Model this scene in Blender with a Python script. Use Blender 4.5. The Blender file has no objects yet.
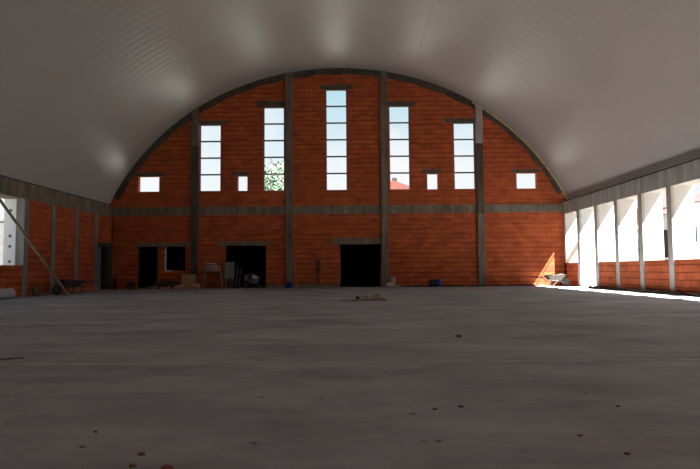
import bpy, bmesh, math, random
from mathutils import Vector, Matrix
random.seed(7)
sc = bpy.context.scene
COL = sc.collection
PI = math.pi

# ------------------------------------------------------------------ helpers
def new_mesh(name, bm, mat, parent=None, smooth=False, loc=None):
    bmesh.ops.recalc_face_normals(bm, faces=bm.faces)
    me = bpy.data.meshes.new(name)
    bm.to_mesh(me); bm.free()
    if smooth:
        for p in me.polygons: p.use_smooth = True
    me.materials.append(mat)
    o = bpy.data.objects.new(name, me)
    COL.objects.link(o)
    if parent is not None: o.parent = parent
    if loc is not None: o.location = loc
    return o

def tag(o, label=None, cat=None, group=None, kind=None):
    if label: o['label'] = label
    if cat: o['category'] = cat
    if group: o['group'] = group
    if kind: o['kind'] = kind
    return o

def empty(name, loc, rz=0.0, label=None, cat=None, group=None, kind=None, rot=None):
    o = bpy.data.objects.new(name, None)
    o.empty_display_size = 0.1
    COL.objects.link(o)
    o.location = loc
    o.rotation_euler = rot if rot else (0, 0, rz)
    return tag(o, label, cat, group, kind)

def copy_tree(o, parent=None):
    c = o.copy(); COL.objects.link(c)
    if parent is not None: c.parent = parent
    for ch in list(o.children): copy_tree(ch, c)
    return c

def box(bm, x0, x1, y0, y1, z0, z1):
    v = [bm.verts.new(p) for p in ((x0,y0,z0),(x1,y0,z0),(x1,y1,z0),(x0,y1,z0),(x0,y0,z1),(x1,y0,z1),(x1,y1,z1),(x0,y1,z1))]
    for f in ((0,3,2,1),(4,5,6,7),(0,1,5,4),(1,2,6,5),(2,3,7,6),(3,0,4,7)):
        bm.faces.new([v[i] for i in f])
    return v

def bevel(bm, w, seg=1):
    bmesh.ops.bevel(bm, geom=list(bm.edges), offset=w, segments=seg, affect='EDGES', clamp_overlap=True)

def frame_of(d):
    d = Vector(d).normalized()
    a = Vector((0,0,1)) if abs(d.z) < .9 else Vector((1,0,0))
    u = d.cross(a).normalized(); w = d.cross(u).normalized()
    return u, w

def tube(bm, pts, r, n=10, cap=True):
    pts = [Vector(p) for p in pts]
    rings = []
    for i, p in enumerate(pts):
        d = (pts[min(i+1,len(pts)-1)] - pts[max(i-1,0)])
        u, w = frame_of(d)
        if rings:                                   # keep rings aligned
            pu = rings[-1][1]; u = (pu - d.normalized()*pu.dot(d.normalized())).normalized(); w = d.normalized().cross(u)
        rr = r[i] if isinstance(r, (list, tuple)) else r
        rings.append(([bm.verts.new(p + (u*math.cos(2*PI*k/n) + w*math.sin(2*PI*k/n))*rr) for k in range(n)], u))
    for a, b in zip(rings, rings[1:]):
        for k in range(n):
            bm.faces.new((a[0][k], a[0][(k+1)%n], b[0][(k+1)%n], b[0][k]))
    if cap:
        bm.faces.new(rings[0][0]); bm.faces.new(rings[-1][0])

def beam_between(bm, a, b, w, t):
    """rectangular bar between two points"""
    a, b = Vector(a), Vector(b)
    u, v = frame_of(b-a)
    vs = []
    for p in (a, b):
        for s, q in ((-1,-1),(1,-1),(1,1),(-1,1)):
            vs.append(bm.verts.new(p + u*s*w/2 + v*q*t/2))
    for f in ((0,1,2,3),(7,6,5,4),(0,4,5,1),(1,5,6,2),(2,6,7,3),(3,7,4,0)):
        bm.faces.new([vs[i] for i in f])

def lathe(bm, prof, n=24, M=None):
    rings = []
    for r, z in prof:
        rings.append([bm.verts.new((r*math.cos(2*PI*k/n), r*math.sin(2*PI*k/n), z)) for k in range(n)])
    for a, b in zip(rings, rings[1:]):
        for k in range(n): bm.faces.new((a[k], a[(k+1)%n], b[(k+1)%n], b[k]))
    bm.faces.new(rings[0]); bm.faces.new(rings[-1])
    if M is not None: bmesh.ops.transform(bm, matrix=M, verts=[v for r in rings for v in r])

def torus(bm, c, axis, R, r, n=28, m=10):
    c = Vector(c); ax = Vector(axis).normalized(); u, w = frame_of(ax)
    rings = []
    for i in range(n):
        a = 2*PI*i/n; d = u*math.cos(a)+w*math.sin(a)
        rings.append([bm.verts.new(c + d*(R + r*math.cos(2*PI*j/m)) + ax*r*math.sin(2*PI*j/m)) for j in range(m)])
    for i in range(n):
        a, b = rings[i], rings[(i+1)%n]
        for j in range(m): bm.faces.new((a[j], a[(j+1)%m], b[(j+1)%m], b[j]))

def lump(bm, c, s, sub=2, jag=.18, seed=0, flat=True):
    """an irregular stone / sack like body, sitting on its z = c.z - s.z*0.8 plane"""
    rnd = random.Random(seed)
    g = bmesh.ops.create_icosphere(bm, subdivisions=sub, radius=1.0)
    ph = [rnd.uniform(0, 6.28) for _ in range(6)]
    for v in g['verts']:
        p = v.co.copy()
        k = 1 + jag*(math.sin(3*p.x+ph[0])*math.cos(2.5*p.y+ph[1]) + .6*math.sin(5*p.z+ph[2]+2*p.x) + .4*math.sin(7*p.y+ph[3]))
        p *= k
        if flat: p.z = max(p.z, -.8)
        v.co = Vector((c[0]+p.x*s[0], c[1]+p.y*s[1], c[2]+p.z*s[2]))

# ------------------------------------------------------------------ materials
def mat_new(name):
    m = bpy.data.materials.new(name); m.use_nodes = True
    nt = m.node_tree
    return m, nt, nt.nodes['Principled BSDF']

def simple(name, c, rough=.8, metal=0.0, var=.15, scale=6.0, bump=0.0, spec=None):
    m, nt, b = mat_new(name)
    N, L = nt.nodes, nt.links
    tc = N.new('ShaderNodeTexCoord')
    n = N.new('ShaderNodeTexNoise'); n.inputs['Scale'].default_value = scale; n.inputs['Detail'].default_value = 5
    L.new(tc.outputs['Object'], n.inputs['Vector'])
    r = N.new('ShaderNodeValToRGB')
    r.color_ramp.elements[0].position = .3; r.color_ramp.elements[1].position = .7
    r.color_ramp.elements[0].color = tuple(x*(1-var) for x in c)+(1,)
    r.color_ramp.elements[1].color = tuple(min(1, x*(1+var)) for x in c)+(1,)
    L.new(n.outputs['Fac'], r.inputs['Fac']); L.new(r.outputs['Color'], b.inputs['Base Color'])
    b.inputs['Roughness'].default_value = rough; b.inputs['Metallic'].default_value = metal
    if spec is not None: b.inputs['Specular IOR Level'].default_value = spec
    if bump:
        bp = N.new('ShaderNodeBump'); bp.inputs['Strength'].default_value = bump; bp.inputs['Distance'].default_value = .02
        L.new(n.outputs['Fac'], bp.inputs['Height']); L.new(bp.outputs['Normal'], b.inputs['Normal'])
    return m

def brick_mat(name, c1, c2, joint):
    m, nt, b = mat_new(name)
    N, L = nt.nodes, nt.links
    g = N.new('ShaderNodeNewGeometry')
    s = N.new('ShaderNodeSeparateXYZ'); L.new(g.outputs['Position'], s.inputs[0])
    ad = N.new('ShaderNodeMath'); ad.operation = 'ADD'
    L.new(s.outputs['X'], ad.inputs[0]); L.new(s.outputs['Y'], ad.inputs[1])
    cb = N.new('ShaderNodeCombineXYZ'); L.new(ad.outputs[0], cb.inputs['X'])
    nz = N.new('ShaderNodeTexNoise'); nz.inputs['Scale'].default_value = .9; nz.inputs['Detail'].default_value = 3
    L.new(g.outputs['Position'], nz.inputs['Vector'])
    wob = N.new('ShaderNodeMath'); wob.operation = 'MULTIPLY_ADD'; wob.inputs[1].default_value = .05
    L.new(nz.outputs['Fac'], wob.inputs[0]); L.new(s.outputs['Z'], wob.inputs[2])
    L.new(wob.outputs[0], cb.inputs['Y'])
    br = N.new('ShaderNodeTexBrick')
    br.inputs['Scale'].default_value = .97
    br.inputs['Brick Width'].default_value = .39; br.inputs['Row Height'].default_value = .232
    br.inputs['Mortar Size'].default_value = .011; br.inputs['Mortar Smooth'].default_value = .3
    br.inputs['Bias'].default_value = -.1
    br.inputs['Color1'].default_value = c1+(1,); br.inputs['Color2'].default_value = c2+(1,); br.inputs['Mortar'].default_value = joint+(1,)
    L.new(cb.outputs[0], br.inputs['Vector'])
    # open bed joints between the courses
    dv = N.new('ShaderNodeMath'); dv.operation = 'DIVIDE'; dv.inputs[1].default_value = .232; L.new(wob.outputs[0], dv.inputs[0])
    fr = N.new('ShaderNodeMath'); fr.operation = 'FRACT'; L.new(dv.outputs[0], fr.inputs[0])
    pp = N.new('ShaderNodeMath'); pp.operation = 'PINGPONG'; pp.inputs[1].default_value = .5; L.new(fr.outputs[0], pp.inputs[0])
    jr = N.new('ShaderNodeValToRGB'); jr.color_ramp.elements[0].position = .03; jr.color_ramp.elements[1].position = .085
    jr.color_ramp.elements[0].color = (.50,.45,.43,1); jr.color_ramp.elements[1].color = (1,1,1,1)
    L.new(pp.outputs[0], jr.inputs['Fac'])
    mj = N.new('ShaderNodeMix'); mj.data_type = 'RGBA'; mj.blend_type = 'MULTIPLY'; mj.inputs['Factor'].default_value = 1
    L.new(br.outputs['Color'], mj.inputs['A']); L.new(jr.outputs['Color'], mj.inputs['B'])
    # stains of its own: a broad tone drift and fine grime
    n2 = N.new('ShaderNodeTexNoise'); n2.inputs['Scale'].default_value = 1.7; n2.inputs['Detail'].default_value = 6
    mp = N.new('ShaderNodeMapping'); mp.inputs['Scale'].default_value = (1, 1, 2.2)
    L.new(g.outputs['Position'], mp.inputs['Vector']); L.new(mp.outputs[0], n2.inputs['Vector'])
    r2 = N.new('ShaderNodeValToRGB'); r2.color_ramp.elements[0].position = .3; r2.color_ramp.elements[1].position = .68
    r2.color_ramp.elements[0].color = (.68,.64,.62,1); r2.color_ramp.elements[1].color = (1.1,1.08,1.05,1)
    L.new(n2.outputs['Fac'], r2.inputs['Fac'])
    mx = N.new('ShaderNodeMix'); mx.data_type = 'RGBA'; mx.blend_type = 'MULTIPLY'; mx.inputs['Factor'].default_value = 1
    L.new(mj.outputs['Result'], mx.inputs['A']); L.new(r2.outputs['Color'], mx.inputs['B'])
    L.new(mx.outputs['Result'], b.inputs['Base Color'])
    b.inputs['Roughness'].default_value = .85; b.inputs['Specular IOR Level'].default_value = .25
    bp = N.new('ShaderNodeBump'); bp.inputs['Strength'].default_value = .5; bp.inputs['Distance'].default_value = .02; bp.invert = True
    L.new(br.outputs['Fac'], bp.inputs['Height']); L.new(bp.outputs['Normal'], b.inputs['Normal'])
    return m

def concrete_mat(name, lo, hi, sc_=(3,3,.5), scale=1.4):
    m, nt, b = mat_new(name)
    N, L = nt.nodes, nt.links
    g = N.new('ShaderNodeNewGeometry')
    mp = N.new('ShaderNodeMapping'); mp.inputs['Scale'].default_value = sc_
    L.new(g.outputs['Position'], mp.inputs['Vector'])
    n = N.new('ShaderNodeTexNoise'); n.inputs['Scale'].default_value = scale; n.inputs['Detail'].default_value = 6; n.inputs['Roughness'].default_value = .6
    L.new(mp.outputs[0], n.inputs['Vector'])
    r = N.new('ShaderNodeValToRGB'); r.color_ramp.elements[0].position = .3; r.color_ramp.elements[1].position = .72
    r.color_ramp.elements[0].color = lo+(1,); r.color_ramp.elements[1].color = hi+(1,)
    L.new(n.outputs['Fac'], r.inputs['Fac']); L.new(r.outputs['Color'], b.inputs['Base Color'])
    b.inputs['Roughness'].default_value = .9; b.inputs['Specular IOR Level'].default_value = .2
    bp = N.new('ShaderNodeBump'); bp.inputs['Strength'].default_value = .25; bp.inputs['Distance'].default_value = .02
    L.new(n.outputs['Fac'], bp.inputs['Height']); L.new(bp.outputs['Normal'], b.inputs['Normal'])
    return m

def floor_mat():
    m, nt, b = mat_new('floor_slab')
    N, L = nt.nodes, nt.links
    g = N.new('ShaderNodeNewGeometry')
    mp = N.new('ShaderNodeMapping'); mp.inputs['Scale'].default_value = (.55, 1.0, 1)
    L.new(g.outputs['Position'], mp.inputs['Vector'])
    n1 = N.new('ShaderNodeTexNoise'); n1.inputs['Scale'].default_value = .9; n1.inputs['Detail'].default_value = 12; n1.inputs['Roughness'].default_value = .72
    L.new(mp.outputs[0], n1.inputs['Vector'])
    r1 = N.new('ShaderNodeValToRGB'); r1.color_ramp.elements[0].position = .3; r1.color_ramp.elements[1].position = .72
    r1.color_ramp.elements[0].color = (.20,.202,.212,1); r1.color_ramp.elements[1].color = (.50,.505,.525,1)
    L.new(n1.outputs['Fac'], r1.inputs['Fac'])
    # rusty brick dust in patches
    n2 = N.new('ShaderNodeTexNoise'); n2.inputs['Scale'].default_value = 1.1; n2.inputs['Detail'].default_value = 9; n2.inputs['Roughness'].default_value = .7
    L.new(g.outputs['Position'], n2.inputs['Vector'])
    r2 = N.new('ShaderNodeValToRGB'); r2.color_ramp.elements[0].position = .52; r2.color_ramp.elements[1].position = .75
    r2.color_ramp.elements[0].color = (0,0,0,1); r2.color_ramp.elements[1].color = (.45,.45,.45,1)
    L.new(n2.outputs['Fac'], r2.inputs['Fac'])
    mx = N.new('ShaderNodeMix'); mx.data_type = 'RGBA'
    L.new(r2.outputs['Color'], mx.inputs['Factor']); L.new(r1.outputs['Color'], mx.inputs['A']); mx.inputs['B'].default_value = (.38,.29,.25,1)
    # fine specks of grit
    n3 = N.new('ShaderNodeTexVoronoi'); n3.inputs['Scale'].default_value = 3.2
    L.new(g.outputs['Position'], n3.inputs['Vector'])
    r3 = N.new('ShaderNodeValToRGB'); r3.color_ramp.elements[0].position = .03; r3.color_ramp.elements[1].position = .09
    r3.color_ramp.elements[0].color = (.42,.38,.36,1); r3.color_ramp.elements[1].color = (1,1,1,1)
    L.new(n3.outputs['Distance'], r3.inputs['Fac'])
    mm = N.new('ShaderNodeMix'); mm.data_type = 'RGBA'; mm.blend_type = 'MULTIPLY'; mm.inputs['Factor'].default_value = 1
    L.new(mx.outputs['Result'], mm.inputs['A']); L.new(r3.outputs['Color'], mm.inputs['B'])
    L.new(mm.outputs['Result'], b.inputs['Base Color'])
    b.inputs['Roughness'].default_value = .82; b.inputs['Specular IOR Level'].default_value = .25
    n4 = N.new('ShaderNodeTexNoise'); n4.inputs['Scale'].default_value = 14; n4.inputs['Detail'].default_value = 6
    L.new(g.outputs['Position'], n4.inputs['Vector'])
    bp = N.new('ShaderNodeBump'); bp.inputs['Strength'].default_value = .35; bp.inputs['Distance'].default_value = .015
    L.new(n4.outputs['Fac'], bp.inputs['Height']); L.new(bp.outputs['Normal'], b.inputs['Normal'])
    return m

M_BRICK = brick_mat('brick', (.54,.130,.045), (.44,.098,.033), (.30,.072,.026))
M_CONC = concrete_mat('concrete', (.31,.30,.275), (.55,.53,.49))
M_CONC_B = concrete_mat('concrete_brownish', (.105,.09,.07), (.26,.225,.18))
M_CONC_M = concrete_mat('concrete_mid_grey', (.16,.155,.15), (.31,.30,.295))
M_CONC_D = concrete_mat('concrete_dark', (.05,.045,.038), (.12,.108,.09))
M_CONC_L = concrete_mat('concrete_light', (.24,.225,.20), (.40,.38,.345))
M_LINTEL = concrete_mat('lintel_concrete', (.07,.06,.052), (.15,.13,.115))
M_FLOOR = floor_mat()
M_JOINT = simple('floor_joint', (.43,.40,.36), rough=.9, var=.3, scale=3)
M_CEIL = simple('ceiling_sheet', (.44,.428,.41), rough=.36, var=.03, scale=.4, spec=.4)
M_SEAM = simple('ceiling_seam', (.42,.40,.375), rough=.5, var=.05)
M_FOAM = simple('foam', (.55,.43,.20), rough=.9, var=.2, scale=9)
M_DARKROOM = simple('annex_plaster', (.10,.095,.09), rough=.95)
M_WHITE = simple('white_render', (.58,.57,.56), rough=.9, var=.04, scale=3)
M_EPS = simple('white_insulation', (.80,.81,.83), rough=.9, var=.03)
M_DOT = simple('insulation_fixing', (.16,.16,.17), rough=.8)
M_FRAME = simple('window_steel', (.13,.15,.19), rough=.5, var=.1)
M_GROUND = concrete_mat('ground', (.085,.088,.075), (.14,.14,.12), (1,1,1), .5)
M_SOIL_SHADE = simple('dark_soil_gap_shade', (.055,.042,.032), rough=1, var=.4, scale=5, bump=.4)
M_RUBBLE = simple('grey_rubble', (.22,.20,.18), rough=1, var=.35, scale=8)
M_WOOD = simple('raw_wood', (.26,.19,.12), rough=.8, var=.25, scale=10)
M_WOOD_P = simple('pale_wood', (.40,.31,.20), rough=.8, var=.2, scale=10)
M_WOOD_D = simple('dark_wood', (.10,.07,.05), rough=.85, var=.25, scale=10)
M_BARROW = simple('cement_crusted_steel', (.085,.073,.058), rough=.75, var=.25, scale=12)
M_BARROW_D = simple('dark_steel', (.035,.035,.04), rough=.6, var=.3, scale=12)
M_RUBBER = simple('rubber', (.03,.03,.03), rough=.8)
M_RUBBER_D = simple('dusty_rubber', (.055,.05,.044), rough=.9)
M_STEEL = simple('bare_steel', (.30,.32,.36), rough=.3, metal=.9, var=.1)
M_GREY = simple('grey_paint', (.16,.18,.20), rough=.6)
M_BLUE = simple('blue_plastic', (.012,.05,.30), rough=.4, var=.1)
M_NAVY = simple('navy_plastic', (.010,.014,.045), rough=.45, var=.2)
M_WPLAST = simple('white_plastic', (.62,.60,.56), rough=.5, var=.08)
M_SHEET = simple('milky_foil', (.50,.52,.58), rough=.45, var=.12, scale=4)
M_SACKP = simple('pink_sack', (.52,.24,.20), rough=.85, var=.15)
M_SACKW = simple('white_sack', (.68,.66,.66), rough=.8, var=.12)
M_SACKY = simple('yellow_sack', (.30,.25,.09), rough=.85, var=.2)
M_CARD = simple('cardboard', (.30,.22,.10), rough=.9, var=.12)
M_SACKB = simple('brown_paper', (.13,.085,.05), rough=.9, var=.2)
M_TARP = simple('dark_green_tarpaulin', (.045,.05,.032), rough=.8, var=.3)
M_CHIP = simple('brick_chip', (.22,.085,.05), rough=.95, var=.25, scale=30)
M_PEB = simple('pale_pebble', (.42,.40,.38), rough=.95)
M_PEBD = simple('dark_pebble', (.12,.105,.095), rough=.95)
M_ORANGE = simple('orange_plastic', (.75,.28,.06), rough=.5)
M_TILE = simple('pinkish_paper', (.50,.34,.33), rough=.85, var=.12)
M_BLACK = simple('black_sack', (.022,.02,.02), rough=.8)
M_DOORLEAF = simple('blue_grey_door', (.12,.18,.25), rough=.5)
M_ROOFRED = simple('red_roof_tiles', (.04,.010,.008), rough=.9, var=.2, scale=2)
M_ROOFFAR = simple('bright_roof_tiles', (.11,.03,.02), rough=.9, var=.15, scale=2)
M_HOUSEW = simple('house_white', (.50,.49,.50), rough=.9, var=.03)
M_HOUSEO = simple('house_apricot', (.50,.22,.12), rough=.9, var=.04)
M_GLASSD = simple('dark_window_glass', (.03,.035,.05), rough=.15)
M_BROWN = simple('brown_timber', (.014,.008,.008), rough=.8)
M_BARK = simple('bark', (.10,.075,.05), rough=.95)
def leaf_mat(name, c):
    m = simple(name, c, rough=.6, var=.4, scale=2.0)
    return m
M_LEAF = leaf_mat('leaves', (.022,.048,.022))
M_LEAF_D = leaf_mat('leaves_dark', (.014,.030,.014))
M_FLOWER = leaf_mat('blossom', (.10,.06,.06))

# ------------------------------------------------------------------ dimensions (metres)
XL, XR, D, YF = -11.54, 10.20, 27.8, -8.0      # inner faces of left, right, back, front walls
ZS, ZB, ZT = 1.08, 3.43, 4.00                  # window sill, side beam soffit, side beam top
AC, AZ, AR = -0.62, -1.70, 12.40               # vault: centre x, centre z, radius
PITCH, COL_W, FIN = 1.868, .28, .70
def YC(k): return 25.96 - PITCH*k              # column centres along both side walls
def RA(t): return AR + .17*math.sin(2*t)**2     # vault radius at angle t from the horizontal (fuller shoulders)
def arch_angle(x, dr=0.0):
    t = math.acos((x-AC)/(AR+.1))
    for _ in range(12): t = math.acos(max(-1, min(1, (x-AC)/(RA(t)-dr))))
    return t
def arch(x, dr=0.0):
    t = arch_angle(x, dr)
    return AZ + (RA(t)-dr)*math.sin(t)

# ------------------------------------------------------------------ floor, ground
bm = bmesh.new()
box(bm, XL-.3, XR+.3, YF-.3, D+.35, -.12, 0)
tag(new_mesh('floor', bm, M_FLOOR), 'bare grey concrete floor slab of the hall', 'floor', kind='structure')
bm = bmesh.new()
box(bm, -90, 90, -60, 140, -.5, -.13)
tag(new_mesh('ground', bm, M_GROUND), 'pale sunlit ground outside the hall', 'ground', kind='structure')

# ------------------------------------------------------------------ back wall with its openings
BT = .30
HOLES = {  # x0, x1, z0, z1
 'small_l': (-10.35,-9.33,4.69,5.44), 'w1': (-7.38,-6.33,4.69,7.96), 's2': (-5.53,-5.05,4.69,5.43),
 'w2': (-4.27,-3.24,4.69,8.81), 'w3': (-1.23,-.19,4.69,9.66), 'w4': (1.85,2.86,4.69,8.81),
 's3': (3.67,4.19,4.69,5.46), 'w5': (4.98,6.02,4.69,7.95), 's4': (7.99,8.98,4.69,5.46),
 'dA': (-10.36,-9.36,0,2.02), 'wB': (-9.02,-8.02,.87,2.02), 'C': (-6.13,-4.15,0,2.04), 'D': (-.57,1.37,0,2.06)}
def arch_wall(y0, y1, holes, dr=0.0, x0=XL-.3, x1=XR+.3, zlow=ZT):
    bm = bmesh.new()
    xs = sorted(set([x0, x1, XL, XR] + [h[0] for h in holes] + [h[1] for h in holes] + [x0+(x1-x0)*i/60 for i in range(61)]))
    for a, b in zip(xs, xs[1:]):
        if b-a < 1e-4: continue
        mid = (a+b)/2
        hs = sorted([h for h in holes if h[0] < mid < h[1]], key=lambda h: h[2])
        z = 0.0; segs = []
        for h in hs:
            if h[2] > z: segs.append((z, h[2], h[2]))
            z = h[3]
        segs.append((z, max(arch(a, dr), zlow), max(arch(b, dr), zlow)))
        for zz, ta, tb in segs:
            v = box(bm, a, b, y0, y1, zz, 1)
            for i in (4, 7): v[i].co.z = ta
            for i in (5, 6): v[i].co.z = tb
    return bm
tag(new_mesh('wall_back', arch_wall(D, D+BT, list(HOLES.values())), M_BRICK), 'tall orange hollow-brick end wall under the vault', 'wall', kind='structure')
tag(new_mesh('wall_front', arch_wall(YF-BT, YF, [(-3,-1.5,4.7,9),(1,2.5,4.7,9)]), M_BRICK), 'brick end wall behind the viewpoint', 'wall', kind='structure')

TRIM = [0]
def trim(bm, mat, label, cat='trim', group=None, smooth=False, parent=None):
    TRIM[0] += 1
    return tag(new_mesh('trim_%d' % TRIM[0], bm, mat, smooth=smooth), label, cat, group, 'structure')

for yj, lab in ((5.35,'nearer'),(12.1,'farther')):
    bm = bmesh.new(); box(bm, XL, XR, yj-.03, yj+.03, -.01, .002)
    trim(bm, M_JOINT, 'pale joint line across the floor slab, '+lab+' of two', 'joint')
# concrete arch rib hugging the vault
bm = bmesh.new()
n = 80; a0 = arch_angle(XL); a1 = arch_angle(XR+.05)
prev = None
rr = random.Random(3)
for i in range(n+1):
    a = a0 + (a1-a0)*i/n
    w = .30 + .03*math.sin(i*1.3) + rr.uniform(-.015,.015)
    c, s = math.cos(a), math.sin(a)
    ring = [bm.verts.new((AC+r*c, y, AZ+r*s)) for r, y in ((RA(a)-w, D-.05), (RA(a)+.02, D-.05), (RA(a)+.02, D+.1), (RA(a)-w, D+.1))]
    if prev:
        for k in range(4): bm.faces.new((prev[k], prev[(k+1)%4], ring[(k+1)%4], ring[k]))
    prev = ring
trim(bm, M_CONC_D, 'dark concrete arch rib along the top of the back wall', 'arch')
# yellowed foam bead in the joint between the arch rib and the ceiling
bm = bmesh.new()
pts = []; rad = []
for i in range(70):
    a = 1.02 - .57*i/69
    pts.append((AC+(RA(a)-.055)*math.cos(a), D-.06, AZ+(RA(a)-.055)*math.sin(a))); rad.append(.03+.022*rr.random())
tube(bm, pts, rad, 6)
trim(bm, M_FOAM, 'thin yellowed foam bead between arch rib and ceiling on the right', 'sealant')

# ring beam across the back wall, in lengths between the columns
BC = [(-7.76,-7.42),(-3.18,-2.85),(1.42,1.76),(6.05,6.38)]
edges = [XL] + [v for c in BC for v in c] + [XR]
names = ['in the leftmost bay','between the first and second columns','between the two middle columns','between the third and fourth columns','in the rightmost bay']
for i in range(5):
    bm = bmesh.new(); box(bm, edges[2*i], edges[2*i+1], D-.035, D+.1, 3.53, 3.93)
    trim(bm, M_CONC_B, 'concrete ring beam on the back wall '+names[i], 'beam', 'ring beam lengths on the back wall')
# back wall columns; each is poured in three lifts
for i, (a, b) in enumerate(BC):
    top = arch((a+b)/2, .02)
    nm = ['leftmost','second','third','rightmost'][i]
    z1, z2 = (3.5, 6.9) if i in (0, 3) else (3.9, 6.6)
    bm = bmesh.new(); box(bm, a, b, D-.11, D+.06, 0, z1)
    o = trim(bm, M_CONC_B if i else M_CONC_D, nm+' concrete column of the back wall from the floor to the arch', 'column', 'concrete columns of the back wall')
    bm = bmesh.new(); box(bm, a+.01, b-.01, D-.105, D+.06, z1, z2)
    c = new_mesh('middle_lift', bm, M_CONC_D if i in (0,3) else M_CONC_B, o)
    bm = bmesh.new(); box(bm, a, b, D-.11, D+.06, z2, top)
    c = new_mesh('upper_lift', bm, M_CONC if i == 3 else M_CONC_B, o)
# corner columns
for s, x, lab in ((-1, XL, 'left'), (1, XR, 'right')):
    bm = bmesh.new(); box(bm, min(x, x+s*.3), max(x, x+s*.3), D-.16 if s < 0 else D-.2, D+.12, 0, ZB if s < 0 else ZS)
    trim(bm, M_BRICK if s > 0 else M_CONC_D, 'corner pier between the back wall and the %s wall' % lab, 'pier')
# lintels
LN = [(-10.6,-9.05,5.44,5.62,'small far left window'),(-7.42,-6.0,7.96,8.14,'four-pane window right of the leftmost column'),(-5.72,-4.93,5.43,5.62,'small window second from the left'),
      (-4.62,-3.19,8.81,9.10,'five-pane window left of the second column'),(-1.45,.05,9.66,9.87,'central six-pane window'),(1.78,3.12,8.81,9.02,'five-pane window right of the third column'),
      (3.45,4.36,5.46,5.66,'small window third from the left'),(4.52,6.04,7.95,8.15,'four-pane window left of the rightmost column'),(7.72,9.10,5.46,5.63,'small far right window'),
      (-10.4,-7.78,2.02,2.20,'narrow doorway and window hole at far left'),(-6.42,-3.9,2.04,2.24,'doorway left of the second column'),(-.95,1.42,2.06,2.36,'dark doorway left of the third column')]
for x0, x1, z0, z1, lab in LN:
    bm = bmesh.new(); box(bm, x0, x1, D-.03, D+.12, z0, z1)
    trim(bm, M_LINTEL if z0 > 3 else M_CONC_B, 'concrete lintel over the '+lab, 'lintel', 'lintels of the back wall')
# plinth steps along the foot of the back wall
for x0, x1, lab in ((-4.15,-3.2,'right of the left wide doorway'), (-2.83,-.57,'between second column and dark doorway')):
    bm = bmesh.new(); box(bm, x0, x1, D-.14, D+.05, 0, .17); bevel(bm, .012)
    trim(bm, M_CONC_B, 'low concrete plinth '+lab, 'plinth', 'plinths at the foot of the back wall')

# windows of the back wall
def window(i, h, panes, label):
    x0, x1, z0, z1 = h
    w = empty('window_%d' % i, ((x0+x1)/2, D+.10, z0), label=label, cat='window', kind='structure')
    hw = (x1-x0)/2; H = z1-z0; t = .035
    bm = bmesh.new()
    box(bm, -hw, -hw+t, -.02, .05, 0, H); box(bm, hw-t*1.5, hw, -.02, .05, 0, H)
    box(bm, -hw, hw, -.02, .05, 0, t*.6); box(bm, -hw, hw, -.02, .05, H-t, H)
    new_mesh('window_frame', bm, M_FRAME, w)
    for k in range(1, panes):
        bm = bmesh.new(); z = H*k/panes
        box(bm, -hw, hw, -.025, .055, z-.035, z+.035)
        new_mesh('glazing_bar', bm, M_FRAME, w)
window(1, HOLES['w1'], 4, 'tall four-pane window beside the leftmost back column')
window(2, HOLES['w2'], 5, 'tall five-pane window with tree outside, left of second column')
window(3, HOLES['w3'], 6, 'tallest six-pane window in the middle of back wall')
window(4, HOLES['w4'], 5, 'tall five-pane window with red roof outside, right of third column')
window(5, HOLES['w5'], 4, 'tall four-pane window beside the rightmost back column')
# pale half-fitted frame in the low window hole
bm = bmesh.new(); box(bm, -9.02, -8.95, D-.02, D+.1, .87, 1.9); box(bm, -9.0, -8.62, D-.06, D+.1, .82, .89); bevel(bm, .008)
o = tag(new_mesh('window_6', bm, M_WPLAST), 'pale edge and sill of the low window hole near far left doorway', 'window', kind='structure')

# dark annex behind the back wall
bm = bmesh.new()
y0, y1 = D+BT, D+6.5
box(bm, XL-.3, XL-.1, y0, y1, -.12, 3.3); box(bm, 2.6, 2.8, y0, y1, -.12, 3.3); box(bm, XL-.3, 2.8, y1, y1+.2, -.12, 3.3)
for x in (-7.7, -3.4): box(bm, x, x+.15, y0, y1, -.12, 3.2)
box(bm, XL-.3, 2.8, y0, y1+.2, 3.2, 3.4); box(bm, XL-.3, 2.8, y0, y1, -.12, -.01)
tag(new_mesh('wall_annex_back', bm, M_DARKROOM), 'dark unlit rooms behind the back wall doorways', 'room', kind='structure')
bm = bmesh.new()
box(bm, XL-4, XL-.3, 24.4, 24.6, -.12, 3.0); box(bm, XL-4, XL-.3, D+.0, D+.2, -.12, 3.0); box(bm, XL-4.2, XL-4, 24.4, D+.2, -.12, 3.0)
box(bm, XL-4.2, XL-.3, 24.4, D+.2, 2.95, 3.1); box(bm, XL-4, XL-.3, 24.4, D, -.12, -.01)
tag(new_mesh('wall_annex_left', bm, M_DARKROOM), 'dark room behind the left wall door', 'room', kind='structure')

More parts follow.
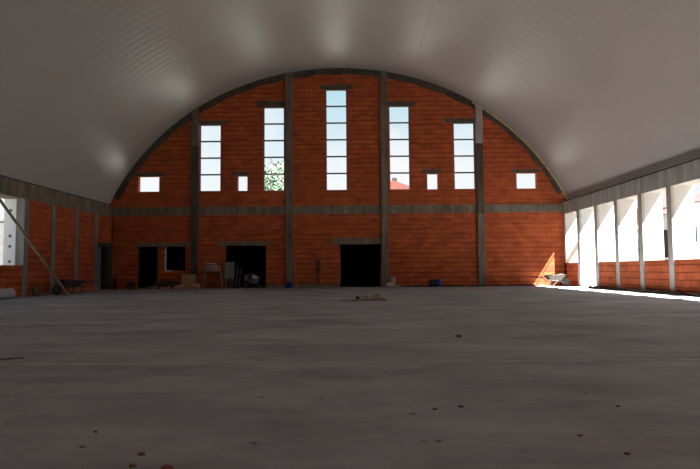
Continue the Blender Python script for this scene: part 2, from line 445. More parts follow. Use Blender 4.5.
# ------------------------------------------------------------------ side walls
ordn = ['first','second','third','fourth','fifth','sixth','seventh','eighth','ninth','tenth','eleventh','twelfth','thirteenth','fourteenth','fifteenth','sixteenth','seventeenth','eighteenth','nineteenth']
KN = 18
def side(s):
    x = XR if s > 0 else XL
    nm = 'right' if s > 0 else 'left'
    def bx(bm, d0, d1, y0, y1, z0, z1):     # d: distance outward of the inner face
        a, b = x+s*d0, x+s*d1
        box(bm, min(a,b), max(a,b), y0, y1, z0, z1)
    bm = bmesh.new()
    ys = [D] + [YC(k) for k in range(KN)] + [YF]
    for i in range(len(ys)-1):
        ya, yb = ys[i], ys[i+1]
        if s > 0:
            if i == 1: continue                                  # door bay, open to the floor
            bx(bm, 0, .25, yb, ya, -.12, ZS)
        else:
            if i == 0:                                           # doorway in the last bay
                bx(bm, 0, .25, yb, yb+.16, -.12, ZB); bx(bm, 0, .25, yb+.16, ya, 2.06, ZB); continue
            bx(bm, 0, .25, yb, ya, -.12, ZB if i < 4 else ZS)
    tag(new_mesh('wall_'+nm, bm, M_BRICK), 'orange brick infill wall along the %s side of the hall' % nm, 'wall', kind='structure')
    # beam over the columns
    bm = bmesh.new(); bx(bm, 0, FIN-.01, YF, D+.3, ZB, ZT)
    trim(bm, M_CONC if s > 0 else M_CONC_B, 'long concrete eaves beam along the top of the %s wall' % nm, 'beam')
    bm = bmesh.new(); bx(bm, .015, .22, YF, D-.05, ZT-.01, ZT+.05)  # dark strip draws the shadow line of the gap above the beam
    trim(bm, M_SOIL_SHADE, 'shadow line painted as dark strip between vault and %s eaves beam' % nm, 'joint')
    for k in range(KN):
        y = YC(k)
        bm = bmesh.new(); bx(bm, -.03, .07 if s > 0 else .27, y-COL_W/2, y+COL_W/2, 0, ZB); 
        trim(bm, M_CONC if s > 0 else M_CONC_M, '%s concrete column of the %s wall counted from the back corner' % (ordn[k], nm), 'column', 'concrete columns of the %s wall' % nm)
        if s > 0 or k >= 3:
            bm = bmesh.new(); bx(bm, .07 if s > 0 else .27, FIN, y-.13, y+.10, -.12, ZB)
            o = trim(bm, M_WHITE if s > 0 else M_EPS, 'white outer buttress behind the %s column of the %s wall' % (ordn[k], nm), 'buttress', 'white buttresses outside the %s wall' % nm)
            if s < 0 and k in (3, 4):
                for z in (1.22, 1.75, 2.12, 3.02):
                    b2 = bmesh.new(); lathe(b2, [(.055,0),(.055,.012)], 14, Matrix.Translation((x-.47, y-.13, z)) @ Matrix.Rotation(PI/2, 4, 'X'))
                    new_mesh('fixing_disc', b2, M_DOT, o)
    if s > 0:  # buttress of the corner pier, gutter rail
        bm = bmesh.new(); bx(bm, .0, FIN, D-.2, D+.10, ZS, ZB)
        trim(bm, M_WHITE, 'white outer buttress at the back right corner pier', 'buttress', 'white buttresses outside the right wall')
        bm = bmesh.new(); tube(bm, [(XR+FIN+.13, YF, ZB+.03), (XR+FIN+.13, D+.3, ZB+.03)], .02, 8)
        trim(bm, M_GREY, 'thin gutter rail outside the right eaves beam', 'gutter')
        bm = bmesh.new(); box(bm, XR+FIN+.03, XR+FIN+.09, YC(0)+.0, D+.1, 2.08, 2.36)  # unseen board, added to cast the shadow band on the corner buttress
        trim(bm, M_WOOD, 'unseen board added to shade the buttress at the back right corner', 'board')
side(1); side(-1)

# blue-grey door leaf in the left wall doorway
d = empty('door_1', (XL-.06, 26.30, 0), label='blue-grey door leaf ajar in the left wall by the back corner', cat='door', kind='structure')
bm = bmesh.new(); box(bm, -.04, 0, 0, .55, .03, 1.98); bevel(bm, .006); lf = new_mesh('door_leaf', bm, M_DOORLEAF, d)
d.rotation_euler.z = .12
bm = bmesh.new(); tube(bm, [(.0,.48,1.0),(.05,.48,1.0),(.05,.38,1.0)], .01, 8); new_mesh('door_handle', bm, M_STEEL, lf)
bm = bmesh.new(); box(bm, XL-.1, XL+.02, 26.17, 27.64, 2.03, 2.2)
trim(bm, M_CONC_D, 'concrete lintel over the left wall doorway', 'lintel')

# ------------------------------------------------------------------ corrugated vault
bm = bmesh.new()
PER, AMP = .38, .0035
prof = []
y = YF-.3
while y < D+.32:
    for f in (0,.17,.33,.5,.67,.83): prof.append((y+PER*f, AMP*math.sin(2*PI*f)))
    y += PER
nA = 72; b0 = arch_angle(XL-.3); b1 = arch_angle(XR+.3)
rows = []
for i in range(nA+1):
    a = b0+(b1-b0)*i/nA
    c, s = math.cos(a), math.sin(a)
    rows.append([bm.verts.new((AC+(RA(a)+q)*c, y, AZ+(RA(a)+q)*s)) for y, q in prof])
for r0, r1 in zip(rows, rows[1:]):
    for j in range(len(prof)-1): bm.faces.new((r0[j], r0[j+1], r1[j+1], r1[j]))
c = new_mesh('ceiling', bm, M_CEIL, smooth=True)
tag(c, 'off-white corrugated sheet metal barrel vault over the hall', 'ceiling', kind='structure')
md = c.modifiers.new('thickness', 'SOLIDIFY'); md.thickness = .012; md.offset = 0; md.use_rim = False
# lengthwise sheet seams
for a, lab in ((1.28, 'right of the crown'),):
    bm = bmesh.new()
    p = Vector((AC+(RA(a)-.008)*math.cos(a), 0, AZ+(RA(a)-.008)*math.sin(a)))
    tube(bm, [(p.x, YF, p.z), (p.x, D-.1, p.z)], .012, 6)
    trim(bm, M_SEAM, 'thin lengthwise seam in the vault '+lab, 'seam')

# ------------------------------------------------------------------ things
# --- wheelbarrows: local x runs towards the wheel, base on z = 0
def make_barrow(name, loc, rz, label, bodym, tyrem, hubm):
    t = empty(name, loc, rz, label, 'wheelbarrow')
    bm = bmesh.new()
    # tapered open tray
    rim = [(-.42,-.30,.50),(.44,-.26,.56),(.44,.26,.56),(-.42,.30,.50)]
    bot = [(-.24,-.20,.27),(.22,-.17,.27),(.22,.17,.27),(-.24,.20,.27)]
    V = lambda ps: [bm.verts.new(p) for p in ps]
    ro, bo = V(rim), V(bot)
    ri = V([(p[0]*.94, p[1]*.92, p[2]) for p in rim]); bi = V([(p[0]*.94, p[1]*.92, p[2]+.02) for p in bot])
    for k in range(4):
        q = (k+1) % 4
        bm.faces.new((bo[k], bo[q], ro[q], ro[k])); bm.faces.new((ri[k], ri[q], bi[q], bi[k])); bm.faces.new((ro[k], ro[q], ri[q], ri[k]))
    bm.faces.new(bo); bm.faces.new(bi)
    tr = new_mesh('tray', bm, bodym, t)
    bm = bmesh.new(); tube(bm, [Vector(p) for p in rim+[rim[0]]], .016, 8); new_mesh('rim', bm, bodym, tr)
    bm = bmesh.new(); torus(bm, (.50,0,.205), (0,1,0), .16, .045)
    wh = new_mesh('wheel', bm, tyrem, t, smooth=True)
    bm = bmesh.new(); lathe(bm, [(.11,-.025),(.115,0),(.11,.025)], 20, Matrix.Translation((.50,0,.205)) @ Matrix.Rotation(PI/2,4,'X')); tube(bm, [(.50,-.11,.205),(.50,.11,.205)], .014, 8)
    new_mesh('hub', bm, hubm, wh)
    for s in (-1, 1):
        bm = bmesh.new()
        tube(bm, [(.52,s*.10,.205),(.22,s*.17,.25),(-.30,s*.24,.29),(-.55,s*.27,.40),(-.84,s*.29,.44),(-.96,s*.29,.42)], .019, 8)
        h = new_mesh('handle', bm, bodym, t)
        bm = bmesh.new(); tube(bm, [(-.86,s*.29,.438),(-.99,s*.29,.416)], .025, 8); new_mesh('grip', bm, M_RUBBER, h)
        bm = bmesh.new(); tube(bm, [(.05,s*.19,.27),(-.22,s*.23,.02),(-.32,s*.23,.02),(-.36,s*.245,.30)], .016, 8)
        new_mesh('leg', bm, bodym, t)
    return t
make_barrow('wheelbarrow', (9.2,26.35,0), .05, 'cement-crusted wheelbarrow standing in sunlight at the back right corner', M_BARROW, M_RUBBER_D, M_BARROW)
make_barrow('wheelbarrow', (-10.62,21.75,0), PI+1.07, 'dark wheelbarrow in shade beside the left wall', M_BARROW_D, M_RUBBER, M_BARROW_D)

# --- leaning pole at the left
bm = bmesh.new()
beam_between(bm, (-9.75,19.89,.045), (-11.48,17.98,3.72), .10, .075); bevel(bm, .012)
tag(new_mesh('wooden_pole', bm, M_WOOD), 'long wooden pole leaning slantwise against the left wall beam', 'pole')
# --- roll of foil
t = empty('foil_roll', (-11.16,18.95,.165), rot=(PI/2,0,.06), label='whitish roll of sheeting lying by the left wall under window', cat='roll')
bm = bmesh.new(); lathe(bm, [(.06,0),(.15,0),(.163,.03),(.16,.5),(.165,1.1),(.162,1.9),(.15,1.93),(.06,1.93)], 28)
new_mesh('rolled_sheet', bm, M_SHEET, t, smooth=True)
bm = bmesh.new(); tube(bm, [(0,0,-.02),(0,0,1.95)], .055, 14); new_mesh('cardboard_core', bm, M_CARD, t)
# --- brown block and rubble by the left column
bm = bmesh.new(); lump(bm, (-11.2,20.5,.16), (.12,.15,.2), 3, .07, 5)
tag(new_mesh('paper_sack', bm, M_SACKB, smooth=True), 'brown paper sack at the foot of the left wall column by window', 'sack')
def heap(name, x0, x1, y0, y1, n, smin, smax, mat, seed):
    rnd = random.Random(seed); bm = bmesh.new()
    for i in range(n):
        s = rnd.uniform(smin, smax)
        lump(bm, (rnd.uniform(x0,x1), rnd.uniform(y0,y1), s*.5), (s*rnd.uniform(.8,1.5), s*rnd.uniform(.8,1.5), s*.62), 1, .2, rnd.random())
    return new_mesh(name, bm, mat)
tag(heap('rubble', -11.38,-11.15,20.75,22.2,40,.04,.11,M_RUBBLE,1), 'grey rubble scattered along the foot of the left wall', 'rubble', kind='stuff')
tag(heap('rubble', XR-.42,XR-.17,6,24.0,420,.04,.10,M_SOIL_SHADE,2), 'dark soil and crumbs along the foot of the right wall', 'soil', kind='stuff')
tag(heap('rubble', 1.9,9.0,D-.32,D-.12,190,.03,.075,M_SOIL_SHADE,3), 'dark crumbs along the foot of the back wall', 'rubble', kind='stuff')

# --- dark rod bundle and sack in the back left corner
t = empty('rod_bundle', (-11.25,27.35,0), label='dark bundle of rods leaning in the back left corner', cat='rods')
for k, (dx, h, tx) in enumerate(((-.12,.62,.0),(-.04,.70,.03),(.03,.66,.0),(.10,.58,-.02),(.16,.45,-.05))):
    bm = bmesh.new(); tube(bm, [(dx,0,.0),(tx-.03,.20,h)], .03, 8); new_mesh('rod', bm, M_BLACK, t)
bm = bmesh.new(); lump(bm, (-10.5,27.45,.18), (.2,.16,.23), 3, .08, 9)
tag(new_mesh('rubbish_sack', bm, M_BLACK, smooth=True), 'black rubbish sack left of the narrow doorway', 'sack')
# --- broken bricks in front of narrow doorway, tarpaulin heap, box, pink sacks
rnd = random.Random(11)
for i, (x, y, z, w, ry) in enumerate(((-9.5,27.2,0,.24,.3),(-9.22,27.1,0,.2,-.5),(-9.02,27.2,0,.25,.9),(-8.8,27.05,0,.2,.1),(-9.36,26.85,0,.2,1.2),(-8.6,27.15,0,.18,-.3))):
    bm = bmesh.new(); box(bm, -w/2, w/2, -.07, .07, 0, .11)
    for v in bm.verts: v.co += Vector((rnd.uniform(-.02,.02), rnd.uniform(-.015,.015), rnd.uniform(-.0,.012) if v.co.z > .05 else 0))
    bevel(bm, .01)
    o = new_mesh('brick', bm, M_CHIP if i % 2 == 0 else M_SACKP, loc=(x,y,z)); o.rotation_euler.z = ry
    tag(o, ['broken brick leftmost of the scatter by the narrow doorway','broken pinkish brick second from left by the narrow doorway','broken brick with sharp turn in the scatter before the tarpaulin heap','pale pinkish brick before the tarpaulin heap','broken brick nearest the viewer in the scatter by narrow doorway','small pinkish brick rightmost of the scatter before the heap'][i], 'brick', 'broken bricks by the narrow doorway')
bm = bmesh.new(); lump(bm, (-8.75,27.5,.17), (.62,.15,.24), 3, .1, 21)
tag(new_mesh('tarpaulin_heap', bm, M_TARP, smooth=True), 'dark greenish tarpaulin heap below the low window hole', 'tarpaulin')
t = empty('cardboard_box', (-7.74,27.42,0), .06, 'tall brown cardboard box before the leftmost back column', 'box')
bm = bmesh.new(); box(bm, -.32,.32,-.2,.2,0,.66); bevel(bm, .012); new_mesh('carton', bm, M_CARD, t)
for s in (-1,1):
    bm = bmesh.new(); beam_between(bm, (-.31,s*.1,.668),(.31,s*.1,.668), .19, .012); new_mesh('flap', bm, M_CARD, t)
bm = bmesh.new(); lump(bm, (-7.95,26.62,.09), (.26,.14,.12), 3, .1, 31); tag(new_mesh('pink_sack', bm, M_SACKP, smooth=True), 'reddish sack on the floor in front of the cardboard box', 'sack')
bm = bmesh.new(); lump(bm, (-7.2,26.8,.11), (.19,.13,.15), 3, .12, 32); tag(new_mesh('pink_sack', bm, M_SACKP, smooth=True), 'pale pink sack right of the cardboard box', 'sack')

# --- trestle table with paper bundles
t = empty('trestle_table', (-6.55,27.4,0), 0, 'rough dark wooden trestle table left of the wide doorway', 'table')
bm = bmesh.new(); box(bm, -.52,.52,-.28,.28,.765,.805); bevel(bm, .006); new_mesh('tabletop', bm, M_WOOD_D, t)
for sx in (-1,1):
    for sy in (-1,1):
        bm = bmesh.new(); beam_between(bm, (sx*.47,sy*.24,0),(sx*.40,sy*.17,.77), .045,.045); new_mesh('leg', bm, M_WOOD, t)
    bm = bmesh.new(); beam_between(bm, (sx*.44,-.2,.35),(sx*.44,.2,.35), .03,.04); new_mesh('crossbar', bm, M_WOOD_D, t)
for k in range(4):
    w = .64-.05*k
    bm = bmesh.new(); box(bm, -w/2,w/2,-.2,.2,0,.095); bevel(bm, .03, 3)
    o = new_mesh('paper_bundle', bm, M_TILE, smooth=True, loc=(-6.71+.02*k,27.4,.806+.101*k)); o.rotation_euler.z = [.02,-.05,.04,-.02][k]
    tag(o, ['lowest','second from bottom','third from bottom','topmost'][k]+' pinkish paper bundle in the stack on trestle table', 'bundle', 'paper bundles on the trestle table')
t = empty('orange_bottle', (-6.29,27.3,.806), 0, 'small orange bottle on the trestle table', 'bottle')
bm = bmesh.new(); lathe(bm, [(.05,0),(.055,.02),(.055,.16),(.03,.22),(.03,.25)], 16); new_mesh('bottle_body', bm, M_ORANGE, t, smooth=True)
bm = bmesh.new(); lathe(bm, [(.034,.245),(.034,.29)], 14); new_mesh('cap', bm, M_WPLAST, t)
bm = bmesh.new(); beam_between(bm, (-6.03,26.9,.02),(-6.20,27.08,.9), .04,.03)
tag(new_mesh('wooden_batten', bm, M_WOOD_P), 'short pale batten leaning on the trestle table', 'batten')
t = empty('board_stand', (-5.79,27.3,0), .1, 'grey board on two wooden legs at left edge of wide doorway', 'board')
bm = bmesh.new(); box(bm, -.22,.22,-.02,.02,.48,1.25); bevel(bm, .01); new_mesh('board', bm, M_GREY, t)
for a, b, c in ((-.1,-.14,0),(.1,.14,0),(0,0,.35)):
    bm = bmesh.new(); beam_between(bm, (b,c+.03,0),(a,.04,.9), .04,.03); new_mesh('leg', bm, M_WOOD_P, t)

# --- concrete mixer in wide doorway
t = empty('concrete_mixer', (-4.68,27.35,0), -.25, 'grey steel concrete mixer standing in the wide left doorway', 'mixer')
Mx = Matrix.Translation((0,0,.55)) @ Matrix.Rotation(.95,4,'X') @ Matrix.Rotation(-.35,4,'Y')
bm = bmesh.new(); lathe(bm, [(.08,-.3),(.2,-.27),(.27,-.1),(.27,.04),(.19,.24),(.19,.28),(.175,.28),(.175,.24),(.25,.03),(.25,-.09),(.18,-.24)], 24, Mx); new_mesh('drum', bm, M_STEEL, t, smooth=True)
bm = bmesh.new(); tube(bm, [(-.3,0,.2),(-.3,0,.55),(.3,0,.55),(.3,0,.2)], .022, 8); tube(bm, [(-.34,-.25,.16),(-.3,0,.3),(-.34,.25,.02)], .02, 8); tube(bm, [(.34,-.25,.16),(.3,0,.3),(.34,.25,.02)], .02, 8); new_mesh('mixer_frame', bm, M_GREY, t)
for s in (-1,1):
    bm = bmesh.new(); torus(bm, (s*.37,-.25,.15),(1,0,0), .115,.035); w = new_mesh('wheel', bm, M_RUBBER, t, smooth=True)
    bm = bmesh.new(); lathe(bm, [(.09,-.02),(.09,.02)], 16, Matrix.Translation((s*.37,-.25,.15)) @ Matrix.Rotation(PI/2,4,'Y')); new_mesh('hub', bm, M_STEEL, w)
bm = bmesh.new(); box(bm, -.48,-.31,-.12,.12,.42,.74); bevel(bm, .02, 2); new_mesh('motor_housing', bm, M_GREY, t)
bm = bmesh.new(); torus(bm, (.40,0,.62),(1,0,0), .16,.012); new_mesh('tilt_wheel', bm, M_STEEL, t)
t.scale = (.85,.85,.85)
for x, h in ((-5.5,1.05),(-5.34,.98)):
    bm = bmesh.new(); tube(bm, [(x,27.25,0.0),(x-.03,28.0-.05,h)], .02, 8)
    tag(new_mesh('metal_pipe', bm, M_GREY), ('left' if x < -5.4 else 'right')+' of two grey pipes leaning beside the concrete mixer', 'pipe')

# --- blue tub, lath, T pipes
t = empty('blue_tub', (-2.98,27.45,0), 0, 'blue plastic tub at the foot of second back column', 'tub')
bm = bmesh.new(); lathe(bm, [(.165,0),(.20,.22),(.215,.225),(.215,.25),(.19,.25),(.155,.02)], 26); new_mesh('tub_body', bm, M_BLUE, t, smooth=True)
bm = bmesh.new(); tube(bm, [(.21*math.cos(a), -.05-.06*math.sin(a), .22-.12*math.sin(a)) for a in [PI*i/12 for i in range(13)]], .007, 6); new_mesh('tub_handle', bm, M_STEEL, t)
bm = bmesh.new(); beam_between(bm, (-2.60,27.35,.012),(-2.81,27.67,1.52), .05,.025)
tag(new_mesh('wooden_lath', bm, M_WOOD_P), 'thin pale lath leaning beside the second back column', 'lath')
t = empty('pipe_stub', (-1.66,D-.07,.17), 0, 'pair of dark upright pipes with crosspiece on the central plinth', 'pipe')
for s in (-1,1):
    bm = bmesh.new(); tube(bm, [(s*.055,0,0),(s*.05,0,1.1)], .03, 10); new_mesh('upright', bm, M_BARROW_D, t)
bm = bmesh.new(); tube(bm, [(-.17,0,1.1),(.14,0,1.13)], .032, 10); new_mesh('crosspiece', bm, M_BARROW_D, t)

# --- white bucket on slab with bag, right of dark doorway
bm = bmesh.new(); box(bm, 1.40,2.22,27.05,27.5,0,.09); bevel(bm, .012)
tag(new_mesh('concrete_slab', bm, M_CONC_L), 'pale concrete slab on the floor right of dark doorway', 'slab')
t = empty('white_bucket', (1.92,27.36,.09), 0, 'dirty white bucket on the slab beside the third back column', 'bucket')
bm = bmesh.new(); lathe(bm, [(.105,0),(.13,.36),(.14,.365),(.14,.385),(.12,.385),(.10,.02)], 24); new_mesh('bucket_body', bm, M_WPLAST, t, smooth=True)
bm = bmesh.new(); tube(bm, [(.135*math.cos(a), -.03-.07*math.sin(a), .36-.13*math.sin(a)) for a in [PI*i/12 for i in range(13)]], .006, 6); new_mesh('bail', bm, M_STEEL, t)
bm = bmesh.new(); lump(bm, (1.75,27.12,.15), (.17,.06,.075), 3, .12, 41); tag(new_mesh('white_bag', bm, M_SACKW, smooth=True), 'crumpled white bag on the slab in front of bucket', 'bag')
# --- dark blue drum lying
t = empty('plastic_drum', (3.62,27.28,.185), rot=(0,PI/2,.15), label='dark blue plastic drum lying on its side by the back wall', cat='drum')
bm = bmesh.new(); lathe(bm, [(.14,0),(.175,.02),(.18,.15),(.172,.17),(.18,.19),(.18,.36),(.172,.38)], 26); new_mesh('drum_body', bm, M_NAVY, t, smooth=True)
bm = bmesh.new(); lathe(bm, [(.18,.38),(.182,.5),(.165,.56),(.10,.57)], 26); tag(new_mesh('drum_lid', bm, M_BLUE, t, smooth=True), 'brighter blue end')

# --- planks in the middle of the floor
def plank(a, b, w, th, mat, label):
    bm = bmesh.new(); a, b = Vector(a), Vector(b); d = (b-a); L = d.length
    box(bm, 0, L, -w/2, w/2, 0, th); bevel(bm, .006)
    o = new_mesh('plank', bm, mat, loc=a); o.rotation_euler = (0, -math.asin(d.z/L), math.atan2(d.y, d.x))
    tag(o, label, 'plank', 'planks lying on the floor')
plank((.02,15.7,0),(.92,15.75,0), .15,.05, M_WOOD, 'front thick plank of the small pile on the open floor')
plank((-.30,15.45,0),(.10,15.52,0), .07,.02, M_WOOD_D, 'thin dark plank sticking out left of the small pile')
plank((.16,15.95,0),(.86,16.0,0), .14,.075, M_WOOD_P, 'pale plank behind the front plank of the small pile')
bm = bmesh.new(); box(bm, -.045,.045,-.05,.05,0,.075); bevel(bm, .01); tag(new_mesh('dark_block', bm, M_BLACK, loc=(.14,15.68,.05)), 'small dark block on the left end of front plank', 'block')
bm = bmesh.new(); lump(bm, (.68,16.25,.08), (.09,.08,.11), 3, .12, 51); tag(new_mesh('yellow_sack', bm, M_SACKY, smooth=True), 'small yellowish sack behind the planks on the floor', 'sack')
bm = bmesh.new(); lump(bm, (.36,16.22,.05), (.09,.06,.07), 2, .12, 52); tag(new_mesh('brown_lump', bm, M_CARD, smooth=True), 'brown crumpled lump behind the planks on the floor', 'lump')

# --- crumbs on the near floor
CR = [(-.98,2.72,.014,M_CHIP,'orange brick chip near the front edge of floor, farthest of three'),(-.80,2.52,.022,M_CHIP,'largest orange brick chip at the bottom edge of floor'),(-.96,2.56,.014,M_CHIP,'small orange chip left at the bottom edge of floor'),
      (-1.31,2.85,.016,M_PEB,'pale pebble on the near floor at left'),(1.31,7.25,.032,M_PEBD,'dark pebble on the open floor right of centre'),(1.14,2.97,.012,M_CHIP,'rusty crumb at lower right, farther of two'),(1.24,2.68,.012,M_CHIP,'rusty crumb at lower right, nearer of two'),(.49,3.54,.012,M_PEBD,'dark pebble on the near floor right of the middle'),(1.61,3.58,.011,M_PEBD,'dark pebble on the near floor far to the right'),
      (.66,3.6,.014,M_PEBD,'tiny dark pebble on the near floor right of centre'),(-1.36,3.1,.010,M_PEBD,'tiny dark pebble left of the pale pebble'),(.35,2.9,.013,M_PEB,'tiny pale pebble on the near floor at middle right')]
for i, (x, y, s, m, lab) in enumerate(CR):
    bm = bmesh.new(); lump(bm, (0,0,s*.4), (s*1.25,s,s*.5), 2, .22, 60+i)
    tag(new_mesh('brick_chip' if m is M_CHIP else 'pebble', bm, m, loc=(x,y,0)), lab, 'chip' if m is M_CHIP else 'pebble', 'crumbs on the near floor')
bm = bmesh.new(); tube(bm, [(-3.75,5.5,.012),(-3.4,5.6,.012),(-3.22,5.70,.012)], .006, 8)
tag(new_mesh('iron_rod', bm, M_PEBD), 'thin dark iron rod on the floor at the left edge', 'rod')

# ------------------------------------------------------------------ outdoors
def tree(name, loc, h, r, n, leaf, mat, label, seed, trunk=.18, zc=.62):
    rnd = random.Random(seed)
    t = empty(name, loc, 0, label, 'tree')
    bm = bmesh.new(); tube(bm, [(0,0,0),(.1,.05,h*.35),(0,0,h*.75)], [trunk,trunk*.75,trunk*.3], 10)
    for k in range(7):
        a = k*.9; z = h*(.3+.06*k); tube(bm, [(0,0,z),(r*.6*math.cos(a), r*.6*math.sin(a), z+h*.2)], [trunk*.4,trunk*.1], 6)
    new_mesh('trunk', bm, M_BARK, t)
    bm = bmesh.new()
    cl = [(Vector((rnd.gauss(0,1), rnd.gauss(0,1), rnd.gauss(0,1))).normalized()*rnd.uniform(.3,.85), rnd.uniform(.25,.45)) for _ in range(26)]
    for i in range(n):
        c, q = cl[i % len(cl)]
        p = c + Vector((rnd.gauss(0,1), rnd.gauss(0,1), rnd.gauss(0,1))).normalized()*q*rnd.uniform(.5,1)
        p = Vector((p.x*r, p.y*r, h*zc + p.z*h*(1-zc)))
        if p.z < .1: continue
        u = Vector((rnd.gauss(0,1), rnd.gauss(0,1), rnd.gauss(0,1))).normalized(); w = u.orthogonal().normalized()
        s = leaf*rnd.uniform(.6,1.2)
        bm.faces.new([bm.verts.new(p+u*s), bm.verts.new(p+w*s*.5), bm.verts.new(p-u*s), bm.verts.new(p-w*s*.5)])
    new_mesh('foliage', bm, mat, t)
tree('leafy_tree', (-5.9,46,-.13), 9.6, 3.2, 9000, .17, M_LEAF, 'green leafy tree outside, seen through five-pane window', 71)
tree('bushy_tree', (14.75,33,-.13), 5.6, .9, 2500, .13, M_LEAF_D, 'dark green slim tree outside, seen past the third right column', 72, .1, .5)
tree('bushy_tree', (24.0,48.5,-.13), 4.6, 1.6, 2500, .15, M_LEAF_D, 'dark bushy tree before the apricot house', 73, .1, .5)
def bush(name, loc, s, mat, label, seed):
    tree(name, loc, s*2, s, 700, s*.12, mat, label, seed, .03, .5)
bush('flowering_bush', (18.95,34.6,-.13), .6, M_FLOWER, 'pinkish flowering bush before the white house outside', 74)

def house(loc, w, d, h, pitch, mat, label, wins, over=.5, gable=False):
    t = empty('house', loc, 0, label, 'house')
    bm = bmesh.new(); box(bm, 0, w, 0, d, 0, h); new_mesh('house_wall', bm, mat, t)
    bm = bmesh.new(); o = over; rh = (d/2+o)*pitch; e = h-.02
    if not gable:      # hipped
        v = [bm.verts.new(p) for p in ((-o,-o,e),(w+o,-o,e),(w+o,d+o,e),(-o,d+o,e),(d/2,d/2,e+rh),(max(d/2+.2,w-d/2),d/2,e+rh))]
        fs = ((0,1,5,4),(1,2,5),(2,3,4,5),(3,0,4),(0,3,2,1))
    else:              # gable facing -y
        rh = (w/2+o)*pitch
        v = [bm.verts.new(p) for p in ((-o,-o,e),(w+o,-o,e),(w+o,d+o,e),(-o,d+o,e),(w/2,-o,e+rh),(w/2,d+o,e+rh))]
        fs = ((0,1,4),(1,2,5,4),(2,3,5),(3,0,4,5),(0,3,2,1))
    for f in fs: bm.faces.new([v[i] for i in f])
    rf = new_mesh('roof', bm, M_ROOFRED, t)
    for (x0, x1, z0, z1, m) in wins:
        bm = bmesh.new(); box(bm, x0, x1, -.05, .02, z0, z1); new_mesh('house_window', bm, m, t)
    return t, rf
t, rf = house((20.3,38,-.13), 6, 8, 4.45, .55, M_HOUSEW, 'white house with red tiled roof and dark timber door outside', [(.12,1.4,1.6,3.4,M_BROWN)], .35)
t.rotation_euler.z = -.49
t, rf = house((18.1,30.6,-.13), 7, 3.8, 4.4, .5, M_HOUSEW, 'white house with dark red hipped roof nearest outside the right wall', [(1.6,2.6,1.5,2.9,M_GLASSD)], .45)
t.rotation_euler.z = -.54
t, rf = house((24.2,50,-.13), 5, 7, 6.0, .5, M_HOUSEO, 'apricot coloured house farther outside to the right', [(1,2,2,3.2,M_GLASSD)], .4)
t.rotation_euler.z = -.46
t = empty('garage', (16.66,28.5,-.13), 0, 'low white flat-roofed garage in sun before the nearest house', 'garage')
bm = bmesh.new(); box(bm, 0,2.2,0,.9,0,3.35); new_mesh('garage_wall', bm, M_WHITE, t)
bm = bmesh.new(); box(bm, -.05,2.25,-.05,.95,3.35,3.43); new_mesh('flat_roof', bm, M_WHITE, t)
bm = bmesh.new(); box(bm, .18,.34,-.04,.03,2.2,2.95); new_mesh('garage_window', bm, M_GLASSD, t)
t, rf = house((2.0,60,-.13), 8.2, 7, 8.6, .36, M_HOUSEW, 'far white house with red roof beyond the back wall', [], .4, True)
t.location = (.2,60,-.13)
bm = bmesh.new(); box(bm, 4.25,4.75,2.5,3.1, 9.0,10.9); ch = new_mesh('chimney', bm, M_BROWN, rf); rf.data.materials[0] = M_ROOFFAR

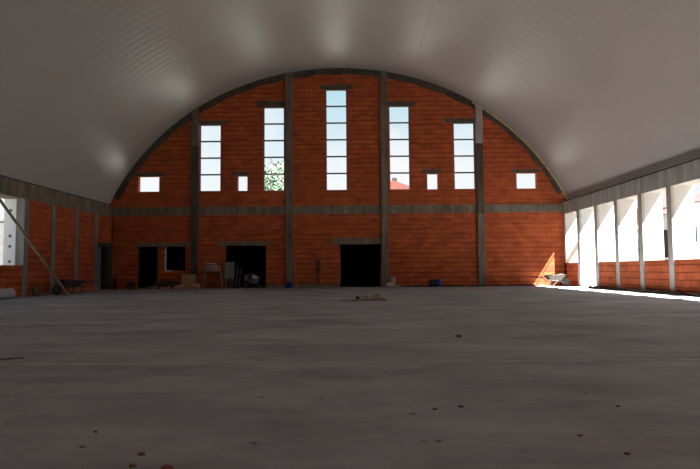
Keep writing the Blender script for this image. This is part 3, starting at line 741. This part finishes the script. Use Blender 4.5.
# ------------------------------------------------------------------ sky, sun
w = bpy.data.worlds.new('sky'); sc.world = w; w.use_nodes = True
nt = w.node_tree; N, L = nt.nodes, nt.links
bg = N['Background']
tc = N.new('ShaderNodeTexCoord'); sp = N.new('ShaderNodeSeparateXYZ'); L.new(tc.outputs['Generated'], sp.inputs[0])
rp = N.new('ShaderNodeValToRGB'); e = rp.color_ramp.elements
e[0].position = .0; e[0].color = (1.0,1.0,1.0,1); e[1].position = 1.0; e[1].color = (.16,.34,.72,1)
x = e.new(.16); x.color = (.90,.97,1.0,1)
x = e.new(.30); x.color = (.52,.78,.90,1)
x = e.new(.55); x.color = (.30,.54,.86,1)
L.new(sp.outputs['Z'], rp.inputs['Fac'])
nz = N.new('ShaderNodeTexNoise'); nz.inputs['Scale'].default_value = 5.0; nz.inputs['Detail'].default_value = 7; nz.inputs['Roughness'].default_value = .6
L.new(tc.outputs['Generated'], nz.inputs['Vector'])
cr = N.new('ShaderNodeValToRGB'); cr.color_ramp.elements[0].position = .47; cr.color_ramp.elements[1].position = .68
L.new(nz.outputs['Fac'], cr.inputs['Fac'])
mx = N.new('ShaderNodeMix'); mx.data_type = 'RGBA'
L.new(cr.outputs['Color'], mx.inputs['Factor']); L.new(rp.outputs['Color'], mx.inputs['A']); mx.inputs['B'].default_value = (1,1,1,1)
L.new(mx.outputs['Result'], bg.inputs['Color']); bg.inputs['Strength'].default_value = .97

sun = bpy.data.lights.new('sun', 'SUN'); sun.energy = 84.0; sun.angle = math.radians(.53); sun.color = (1,.97,.93)
so = bpy.data.objects.new('sun', sun); COL.objects.link(so)
so.rotation_euler = Vector((-2.5,1.0,-3.8)).to_track_quat('-Z','Y').to_euler(); so.location = (60,-20,80)

# ------------------------------------------------------------------ camera
cam = bpy.data.cameras.new('camera'); co = bpy.data.objects.new('camera', cam); COL.objects.link(co)
cam.sensor_fit = 'HORIZONTAL'; cam.sensor_width = 36.0; cam.lens = 578.03/700*36.0; cam.clip_start = .05; cam.clip_end = 500
pi_, ya, ro = .0605, .0034, -.008
fw = Vector((-math.sin(ya)*math.cos(pi_), math.cos(ya)*math.cos(pi_), math.sin(pi_)))
rt = Vector((math.cos(ya), math.sin(ya), 0)); up = rt.cross(fw)
r2 = math.cos(ro)*rt + math.sin(ro)*up; u2 = -math.sin(ro)*rt + math.cos(ro)*up
Mc = Matrix(((r2.x,u2.x,-fw.x,0),(r2.y,u2.y,-fw.y,0),(r2.z,u2.z,-fw.z,.8472),(0,0,0,1)))
co.matrix_world = Mc
sc.camera = co

sc.view_settings.view_transform = 'Standard'; sc.view_settings.look = 'None'
sc.view_settings.gamma = 1; sc.view_settings.use_curve_mapping = False; sc.view_settings.exposure = 0.0
sc.cycles.max_bounces = 10; sc.cycles.diffuse_bounces = 8
sc.cycles.use_denoising = True
